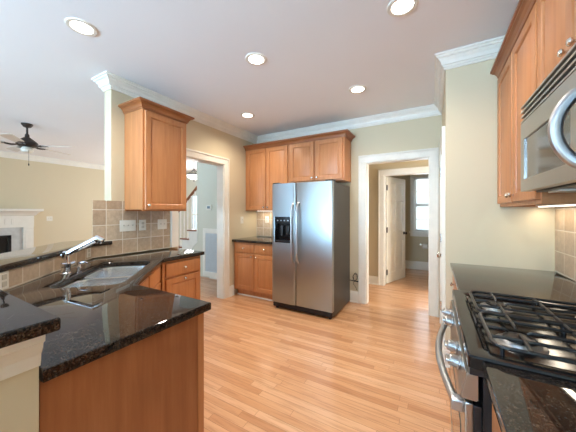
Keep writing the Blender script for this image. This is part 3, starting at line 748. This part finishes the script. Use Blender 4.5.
# front control panel, sloping
def yprism(bm, prof, y0, y1, bev=0):
    t = bmesh.new(); a = [t.verts.new((x, y0, z)) for x, z in prof]; c = [t.verts.new((x, y1, z)) for x, z in prof]
    t.faces.new(a); t.faces.new(c); n = len(prof)
    for i in range(n): t.faces.new((a[i], a[(i + 1) % n], c[(i + 1) % n], c[i]))
    bmesh.ops.recalc_face_normals(t, faces=t.faces)
    if bev: bmesh.ops.bevel(t, geom=list(t.edges), offset=bev, segments=2, affect='EDGES')
    merge(bm, t)
b = BM(); yprism(b, [(0.088, 0.866), (0.118, 0.866), (0.118, 0.784), (0.072, 0.784)], RG0, RG1, .003); cp = obj('control_panel', b, M['steel'], r)
b = BM(); box(b, 0.096, 0.129, RG0 - .003, RG1 + .003, 0.866, 0.886); obj('panel_seam', b, M['black'], r)
pn = Vector((-0.094, 0, 0.020)).normalized()
for y in (1.585, 1.47, 1.20, 1.085):
    c = Vector((0.079, y, 0.828))
    b = BM(); lathe(b, [(0.025, 0), (0.025, 0.004), (0.021, 0.006), (0.020, 0.028), (0.018, 0.031), (0, 0.032)], tuple(c), tuple(pn), 20)
    k = obj('knob', b, M['steelH'], cp)
    b = BM(); t = BM(); box(t, -0.0055, 0.0055, -0.020, 0.020, 0.022, 0.042, .003); q = Vector((0, 0, 1)).rotation_difference(pn).to_matrix().to_4x4(); merge(b, t, Matrix.Translation(c) @ q @ Matrix.Rotation(PI / 2 * 0, 4, 'Z')); obj('grip', b, M['steelH'], k)
b = BM(); box(b, 0.084, 0.106, RG0 + .004, RG1 - .004, 0.20, 0.772, .004); od = obj('oven_door', b, M['steel'], r)
obj('door_liner', box(BM(), 0.1062, 0.129, RG0 + .010, RG1 - .010, 0.21, 0.765, .003), M['black'], od)
b = BM(); box(b, 0.081, 0.085, RG0 + .12, RG1 - .12, 0.32, 0.62, .001); obj('oven_window', b, M['dglass'], od)
b = BM(); pts = []
for k in range(19):
    u = k / 18; y = RG0 + .035 + u * (RG1 - RG0 - .07); xx = 0.062 - 0.042 * math.sin(PI * u); pts.append((xx, y, 0.745))
tube(b, pts, 0.0135, 12)
hd = obj('handle', b, M['steelH'], od)
for y in (RG0 + .035, RG1 - .035):
    b = BM(); box(b, 0.048, 0.086, y - .018, y + .018, 0.725, 0.765, .007); obj('handle_bracket', b, M['steelH'], hd)
b = BM(); box(b, 0.086, 0.129, RG0 + .004, RG1 - .004, 0.045, 0.185, .004); obj('drawer', b, M['steel'], r)
for x in (0.2, 0.7):
    for y in (RG0 + .06, RG1 - .06):
        b = BM(); cyl(b, (x, y, 0), (x, y, .03), .018); obj('foot', b, M['black'], r)
# burners and grates
for i, (x, y, s) in enumerate([(0.255, 1.145, 1.15), (0.255, 1.525, 1.0), (0.585, 1.145, 0.9), (0.585, 1.525, 1.1)]):
    b = BM(); lathe(b, [(0.062 * s, 0), (0.060 * s, 0.004), (0.050 * s, 0.006), (0.046 * s, 0.014), (0.044 * s, 0.016), (0, 0.016)], (x, y, 0.911)); bu = obj('burner', b, M['alu'], r)
    b = BM(); lathe(b, [(0.038 * s, 0), (0.040 * s, 0.003), (0.039 * s, 0.008), (0.030 * s, 0.011), (0, 0.0115)], (x, y, 0.925)); obj('burner_cap', b, M['iron'], bu)
for y0, y1 in ((RG0 + .060, 1.329), (1.341, RG1 - .060)):
    b = BM(); z = 0.941; gx0, gx1 = 0.165, 0.705
    out = rrect(gx0, gx1, y0, y1, 0.04); 
    tube(b, [(x, y, z) for x, y in out] + [(*out[0], z)], 0.0065, 8)
    for (bx, by) in ((0.255, (y0 + y1) / 2), (0.585, (y0 + y1) / 2)):
        for dx, dy, L in ((0, 1, (y1 - y0) / 2 - .004), (0, -1, (y1 - y0) / 2 - .004), (1, 0, 0.16 if bx < .4 else 0.118), (-1, 0, 0.088 if bx < .4 else 0.16)):
            p = Vector((bx + dx * .026, by + dy * .026, z + .001)); e = Vector((bx + dx * L, by + dy * L, z))
            tube(b, [p - Vector((0, 0, .004)), p + Vector((dx * .012, dy * .012, .003)), (p + e) / 2 + Vector((0, 0, .002)), e], [0.0045, 0.0058, 0.006, 0.0065], 8)
    for dy in (-.082, .082):
        yy = (y0 + y1) / 2 + dy; tube(b, [(gx0, yy, z), (gx0 + .03, yy, z + .003), (gx1 - .03, yy, z + .003), (gx1, yy, z)], 0.0055, 8)
    tube(b, [(0.42, y0, z), (0.42, (y0 + y1) / 2, z + .002), (0.42, y1, z)], 0.006, 8)
    for x in (gx0 + .02, 0.42, gx1 - .02):
        for y in (y0, y1): tube(b, [(x, y, z), (x, y, z - .02), (x, y, 0.9115)], [0.0065, .0065, .009], 8)
    obj('grate', b, M['iron'], r)

# right wall cabinets and microwave
UX = 0.47; CY = 1.735
r = thing('wall_cabinet', 'tall two-door maple wall cabinet between the microwave and the end wall', 'cabinet', (0.63, 2.2, 1.38))
b = BM(); box(b, UX, RX - .009, CY + .002, EY - .002, 1.43, 2.44, .001); box(b, UX, UX + .018, CY + .002, EY - .002, 1.40, 1.43); box(b, UX + .018, RX - .009, CY + .002, CY + .020, 1.40, 1.43); box(b, UX + .018, RX - .009, EY - .02, EY - .002, 1.40, 1.43); obj('carcass', b, M['wood'], r)
ym = (CY + EY) / 2
for ys, wd, kx in ((EY - .022, (EY - CY) / 2 - .03, None), (ym - .012, (EY - CY) / 2 - .03, None)):
    kx = wd - .03 if ys > 2.4 else 0.03
    cabinet_door(r, (UX, ys, 1.425), -A90, wd, 1.0, kx, 0.045)
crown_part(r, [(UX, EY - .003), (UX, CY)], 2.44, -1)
r = thing('wall_cabinet', 'short two-door maple cabinet mounted directly above the microwave', 'cabinet', (0.63, 1.36, 1.89))
b = BM(); box(b, UX, RX - .009, RG0, CY, 1.892, 2.44, .001); obj('carcass', b, M['wood'], r)
wd = (CY - RG0) / 2 - .02
ym = (CY + RG0) / 2
cabinet_door(r, (UX, CY - .012, 1.91), -A90, wd, 0.515, wd - .03, 0.065)
cabinet_door(r, (UX, ym - .008, 1.91), -A90, wd, 0.515, 0.03, 0.065)
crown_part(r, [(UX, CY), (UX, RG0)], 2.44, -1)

r = thing('microwave', 'stainless over-the-range microwave with slotted vent and curved door handle', 'microwave', (0.6, 1.36, 1.46))
MX = 0.385; MY0, MY1 = RG0 + .004, CY - .022
b = BM(); box(b, MX + .03, RX - .01, MY0, MY1, 1.468, 1.889, .003); obj('body', b, M['black'], r)
b = BM(); box(b, MX + .012, MX + .035, MY0, MY1, 1.806, 1.889)
vg = obj('vent_recess', b, M['black'], r)
b = BM()
for k in range(4): box(b, MX, MX + .022, MY0, MY1, 1.806 + k * .0245, 1.806 + k * .0245 + .0095, .0015)
obj('vent_slats', b, M['steel'], r)
b = BM(); wy0, wy1, wz0, wz1 = 1.17, MY1 - .053, 1.520, 1.717
for y0, y1, z0, z1 in ((MY0 + .15, wy0, 1.462, 1.802), (wy1, MY1, 1.462, 1.802), (wy0, wy1, 1.462, wz0), (wy0, wy1, wz1, 1.802)): box(b, MX, MX + .04, y0, y1, z0, z1)
bmesh.ops.remove_doubles(b, verts=b.verts, dist=.0001)
md = obj('door', b, M['steel'], r)
b = BM(); box(b, MX + .006, MX + .03, wy0 - .004, wy1 + .004, wz0 - .004, wz1 + .004); obj('door_window', b, M['dglass'], md)
b = BM(); yb = wy0 - .062; pts = []
for k in range(21):
    u = k / 20; pts.append((MX + .004 - 0.058 * (math.sin(PI * u) ** 0.65 if 0 < u < 1 else 0), yb, 1.505 + u * .222))
tube(b, pts, 0.0145, 14, flat=1.25); obj('handle', b, M['steelH'], md)
b = BM(); box(b, MX, MX + .04, MY0, MY0 + .148, 1.462, 1.802, .002); obj('control_panel', b, M['enamel'], r)
b = BM(); box(b, MX + .05, RX - .08, MY0 + .03, MY1 - .03, 1.455, 1.468, .003); obj('bottom_plate', b, M['black'], r)
for y in (MY0 + .2, MY1 - .16):
    b = BM(); box(b, .46, .58, y - .07, y + .07, 1.447, 1.456, .003); obj('cooktop_lamp_lens', b, M['white'], r)
strip_light('bright strip light under the right wall cabinet near the end wall', 0.675, 0.735, CY + .33, EY - .04, 1.415, 0.9)

# ------------------------------------------------------------------ recessed ceiling lights
for lab, x, y in (('recessed ceiling light at far left above the peninsula bar', -2.28, 0.90), ('recessed ceiling light in the middle of the kitchen ceiling', -1.39, 1.865),
                  ('recessed ceiling light in the corner nearest the left wall crown', -2.30, 2.885), ('recessed ceiling light before the hall doorway', -0.74, 2.885),
                  ('recessed ceiling light cut by the top of the photo, right of centre', -0.18, 1.865)):
    r = thing('recessed_light', lab, 'light', (x, y, CH), 'recessed ceiling lights')
    b = BM(); lathe(b, [(0.068, -0.004), (0.070, -0.008), (0.092, -0.008), (0.098, -0.001), (0.098, 0)], (x, y, CH), 'z', 32); obj('trim_ring', b, M['trim'], r)
    b = BM(); lathe(b, [(0, -0.012), (0.045, -0.010), (0.069, -0.005), (0.069, 0)], (x, y, CH), 'z', 32); obj('lens', b, M['lens'], r)
    l = bpy.data.lights.new('can_lamp', 'SPOT'); l.energy = 46; l.spot_size = math.radians(150); l.spot_blend = 0.8; l.shadow_soft_size = 0.07; l.color = (1, .90, .77)
    o = bpy.data.objects.new('can_lamp', l); COL.objects.link(o); o.location = (0, 0, -.02); o.parent = r

# ------------------------------------------------------------------ switches, outlets, thermostat, grille
def plate(label, p, ang, w_, h_, gangs, kind, group=None, mat='white'):
    name = 'outlet' if kind == 'outlet' else 'light_switch'
    r = thing(name, label, 'outlet' if kind == 'outlet' else 'switch', p, group)
    mt = face_mtx(p, ang)
    b = BM(); box(b, -w_ / 2, w_ / 2, -0.006, 0, -h_ / 2, h_ / 2, .0025); obj('cover_plate', b, M[mat], r, mt)
    for k in range(gangs):
        x = (k - (gangs - 1) / 2) * 0.046
        if kind == 'outlet':
            for z in (-.02, .02):
                b = BM(); box(b, x - .016, x + .016, -0.0085, -0.005, z - .014, z + .014, .003); s = obj('socket', b, M['toggle'], r, mt)
        else:
            b = BM(); box(b, x - .006, x + .006, -0.016, -0.005, -.004, .012, .002); obj('toggle', b, M['toggle'], r, mt)
    return r
plate('wide triple white switch plate on the tile below the left wall cabinet', (LX + .008, 1.54, 1.213), A90, .165, .118, 3, 'switch')
plate('narrow single white outlet between the two wider plates on the left tile', (LX + .008, 1.70, 1.213), A90, .075, .118, 1, 'outlet')
plate('double white switch plate on the left tile nearest the foyer doorway', (LX + .008, 1.94, 1.213), A90, .118, .118, 2, 'switch')
plate('single white switch on the beige wall by the back corner cabinet', (LX, 3.43, 1.222), A90, .075, .118, 1, 'switch')
plate('white outlet on the tile between the corner and the fridge', (-2.625, BY - .008, 1.222), 0, .075, .118, 1, 'outlet')
plate('white outlet on the low tiled wall right of the faucet', (-2.80 + .005, 1.15 + .005, .980), DA, .075, .082, 1, 'outlet')
plate('white outlet on the low tiled wall at the left edge of the photo', (-2.10 + .007, 0.45 + .007, .976), DA, .070, .10, 1, 'outlet')
plate('small white switch plate on the living room wall right of the fireplace', (FX, 2.70, 1.19), A90, .12, .12, 2, 'switch')
r = thing('thermostat', 'small white thermostat on the foyer wall above the air grille', 'thermostat', (-4.02, FWY, 1.45))
b = BM(); box(b, -4.10, -3.95, FWY - .028, FWY, 1.40, 1.505, .006); obj('case', b, M['white'], r)
b = BM(); box(b, -4.065, -3.985, FWY - .030, FWY - .027, 1.43, 1.48, .001); obj('display', b, plain('grey_display', srgb(120, 140, 150), .2), r)
r = thing('air_grille', 'tall white slatted return-air grille low on the foyer wall', 'vent', (-4.0, FWY, 0.02))
gx0, gx1 = -4.20, -3.72
b = BM()
for a, c, z0, z1 in ((gx0, gx0 + .07, .03, 1.02), (gx1 - .07, gx1, .03, 1.02), (gx0 + .07, gx1 - .07, .03, .13), (gx0 + .07, gx1 - .07, .92, 1.02)): box(b, a, c, FWY - .022, FWY, z0, z1, .003)
obj('frame', b, M['trim'], r)
b = BM(); box(b, gx0 + .06, gx1 - .06, FWY - .004, FWY - .001, .12, .93)
for k in range(20):
    x = gx0 + .075 + k * .0172; box(b, x, x + .008, FWY - .016, FWY - .004, .13, .92)
obj('louvres', b, plain('cool_grey_louvre', srgb(226, 232, 234), .4), r)

# ------------------------------------------------------------------ staircase in the foyer
r = thing('staircase', 'white staircase with oak treads and white balusters beyond the foyer doorway', 'stairs', (-4.9, FWY + .5, 0))
X5 = -4.66
b = BM()
for k in range(1, 9):
    x = X5 + (k - 5) * RUN; z = RISE * k
    box(b, x + .02, x + RUN + .02, FWY + (.006 if k < 6 else .125), FWY + 1.0, max(0, z - RISE * 2.2), z - .03)
st = obj('risers', b, M['trim'], r)
# stringer skirt
b = BM(); t = BM(); sk = []
for k in range(1, 7):
    x = X5 + (k - 5) * RUN
    sk += [(x + .02, RISE * (k - 1) - .03), (x + .02, RISE * k - .03)]
xe = FWX + .02
sk = [p for p in sk if p[0] < xe]; sk.append((xe, sk[-1][1])); sk += [(xe, 0.72), (-5.0, 0.19), (-5.25, 0.0)]
vs = [t.verts.new((x, FWY - .012, max(0, z))) for x, z in sk]; v2 = [t.verts.new((x, FWY + .003, max(0, z))) for x, z in sk]
t.faces.new(vs); t.faces.new(v2)
for i in range(len(sk)): t.faces.new((vs[i], vs[(i + 1) % len(sk)], v2[(i + 1) % len(sk)], v2[i]))
merge(b, t); obj('stringer', b, M['trim'], r)
for k in range(1, 9):
    x = X5 + (k - 5) * RUN; z = RISE * k
    b = BM(); box(b, x - .012, min(x + RUN + .03, 9), FWY - (.04 if k < 6 else -.125), FWY + 1.0, z - .03, z, .006); obj('tread', b, M['stairwood'], r)
def railz(x): return 1.70 + (x - X5) * RISE / RUN
for k in range(1, 6):
    x = X5 + (k - 5) * RUN
    for dx in (.05, .165):
        b = BM(); xx = x + dx; zt = railz(xx) - .02; zb = RISE * k
        if xx > FWX - .03: continue
        cyl(b, (xx, FWY + .03, zb), (xx, FWY + .03, zb + .16), .016); lathe(b, [(0.016, 0), (0.019, .02), (0.012, .05), (0.016, .12), (0.010, zt - zb - .16)], (xx, FWY + .03, zb + .16), 'z', 12); obj('baluster', b, M['trim'], r)
b = BM(); tube(b, [(X5 - 4 * RUN, FWY + .03, railz(X5 - 4 * RUN)), (FWX - .005, FWY + .03, railz(FWX - .005))], 0.030, 12); obj('handrail', b, M['stairwood'], r)
b = BM(); box(b, -5.72, -5.63, FWY - .01, FWY + .08, 0, 1.1, .006); box(b, -5.735, -5.615, FWY - .025, FWY + .095, 1.1, 1.13, .006); obj('newel_post', b, M['trim'], r)

# foyer lantern
lx, ly, lz = -5.46, 4.62, 2.33
r = thing('ceiling_lantern', 'lit white bowl lantern with dark rings hanging over the stairs', 'lamp', (lx, ly, CH))
b = BM(); lathe(b, [(0.06, -.03), (0.06, 0)], (lx, ly, CH)); cyl(b, (lx, ly, CH - .03), (lx, ly, lz + .12), .008); obj('stem', b, M['bronze'], r)
b = BM(); lathe(b, [(0.0, -.13), (0.08, -.12), (0.16, -.07), (0.19, -.005)], (lx, ly, lz), 'z', 28); obj('bowl', b, M['glow'], r)
b = BM(); lathe(b, [(0.185, -.006), (0.20, -.006), (0.202, .014), (0.185, .014)], (lx, ly, lz), 'z', 28); lathe(b, [(.012, -.17), (.02, -.15), (.012, -.13)], (lx, ly, lz)); obj('ring', b, M['bronze'], r)
b = BM()
for k in range(4):
    a = k * PI / 2 + .5; tube(b, [(lx + .19 * math.cos(a), ly + .19 * math.sin(a), lz + .01), (lx + .08 * math.cos(a), ly + .08 * math.sin(a), lz + .08), (lx, ly, lz + .16)], .006, 8)
obj('arms', b, M['bronze'], r)

# ------------------------------------------------------------------ ceiling fan
fx, fy = -5.54, 1.47
r = thing('ceiling_fan', 'dark ceiling fan with pale blades hanging in the living room', 'fan', (fx, fy, CH))
b = BM(); lathe(b, [(0.02, -.06), (0.045, -.05), (0.068, -.018), (0.07, 0)], (fx, fy, CH)); obj('canopy', b, M['bronze'], r)
b = BM(); cyl(b, (fx, fy, CH - .2), (fx, fy, CH - .05), .013); lathe(b, [(.03, -.22), (.026, -.17), (.014, -.15)], (fx, fy, CH)); obj('downrod', b, M['bronze'], r)
b = BM(); lathe(b, [(.06, -.365), (.10, -.355), (.128, -.335), (.128, -.295), (.10, -.265), (.04, -.215), (.02, -.21)], (fx, fy, CH), 'z', 28); obj('motor', b, M['bronze'], r)
for k in range(5):
    a = math.radians(38 + 72 * k); m_ = Matrix.Translation((fx, fy, CH - .335)) @ Matrix.Rotation(a, 4, 'Z')
    b = BM(); tube(b, [(.10, -.012, .0), (.17, -.03, -.012), (.24, -.03, -.005)], .009, 8); tube(b, [(.10, .012, .0), (.17, .03, -.012), (.24, .03, -.005)], .009, 8); box(b, .20, .27, -.045, .045, -.008, -.002, .002); arm = obj('blade_arm', b, M['bronze'], r, m_)
    b = BM(); t = BM(); prism(t, [(.23, -.05), (.62, -.068), (.655, -.05), (.665, 0), (.655, .05), (.62, .068), (.23, .05)], -.004, .004); merge(b, t, Matrix.Rotation(math.radians(12), 4, 'X')); obj('blade', b, M['fanwhite'], r, m_)
b = BM(); lathe(b, [(0, -.455), (.04, -.45), (.068, -.43), (.078, -.40), (.06, -.375), (.055, -.365)], (fx, fy, CH), 'z', 24); obj('light_bowl', b, M['white'], r)
b = BM(); cyl(b, (fx + .07, fy, CH - .62), (fx + .07, fy, CH - .40), .002); lathe(b, [(.004, 0), (.009, .015), (.004, .04)], (fx + .07, fy, CH - .66)); obj('pull_chain', b, M['bronze'], r)

# ------------------------------------------------------------------ fireplace
r = thing('fireplace', 'white mantel fireplace with a black firebox on the living room wall', 'fireplace', (FX, 1.2, 0))
fc = 1.20
b = BM(); sweep(b, [(FX, fc - 1.17), (FX + .17, fc - 1.17), (FX + .17, fc + 1.17), (FX, fc + 1.17)], [(0, 1.27), (0.02, 1.28), (0.035, 1.31), (.07, 1.35), (.10, 1.37), (.13, 1.385), (.13, 1.435), (0, 1.435)], side=-1)
box(b, FX, FX + .171, fc - 1.17, fc + 1.17, 1.27, 1.435); obj('mantel_shelf', b, M['trim'], r)
b = BM(); box(b, FX, FX + .165, fc - 1.16, fc + 1.16, 1.0, 1.275, .003)
for k in range(16): box(b, FX + .165, FX + .175, fc - .80 + k * .105, fc - .75 + k * .105, 1.08, 1.20, .002)
obj('frieze', b, M['trim'], r)
for s in (-1, 1):
    b = BM(); y0, y1 = sorted((fc + s * .97, fc + s * 1.15)); box(b, FX, FX + .18, y0, y1, 0, 1.0, .003); box(b, FX + .18, FX + .19, y0 + .035, y1 - .035, .2, .93, .003); box(b, FX, FX + .20, y0 - .015, y1 + .015, 0, .16, .003); obj('pilaster', b, M['trim'], r)
b = BM()
for y0, y1, z0, z1 in ((fc - .97, fc - .78, 0, 1.0), (fc + .78, fc + .97, 0, 1.0), (fc - .78, fc + .78, .83, 1.0)): box(b, FX, FX + .15, y0, y1, z0, z1)
obj('tile_surround', b, M['greytile'], r)
b = BM(); box(b, FX, FX + .06, fc - .78, fc + .78, 0.0, .83); 
for y0, y1, z0, z1 in ((fc - .78, fc - .73, 0, .83), (fc + .73, fc + .78, 0, .83), (fc - .78, fc + .78, .77, .83)): box(b, FX + .06, FX + .155, y0, y1, z0, z1, .003)
obj('firebox', b, M['black'], r)

# toilet roll beyond the hall
r = thing('paper_roll', 'small white paper roll on the wall under the far window', 'paper roll', (-.17, 6.80, .565))
b = BM(); lathe(b, [(.018, -.05), (.052, -.05), (.054, -.045), (.054, .045), (.052, .05), (.018, .05)], (-.17, 6.735, .565), 'x', 24); obj('roll', b, M['white'], r)
b = BM(); tube(b, [(-.26, 6.798, .58), (-.26, 6.735, .58), (-.25, 6.735, .565), (-.10, 6.735, .565)], .007, 8); lathe(b, [(.022, 0), (.022, .006), (0, .008)], (-.26, 6.80, .58), '-y'); obj('holder', b, M['nickel'], r)
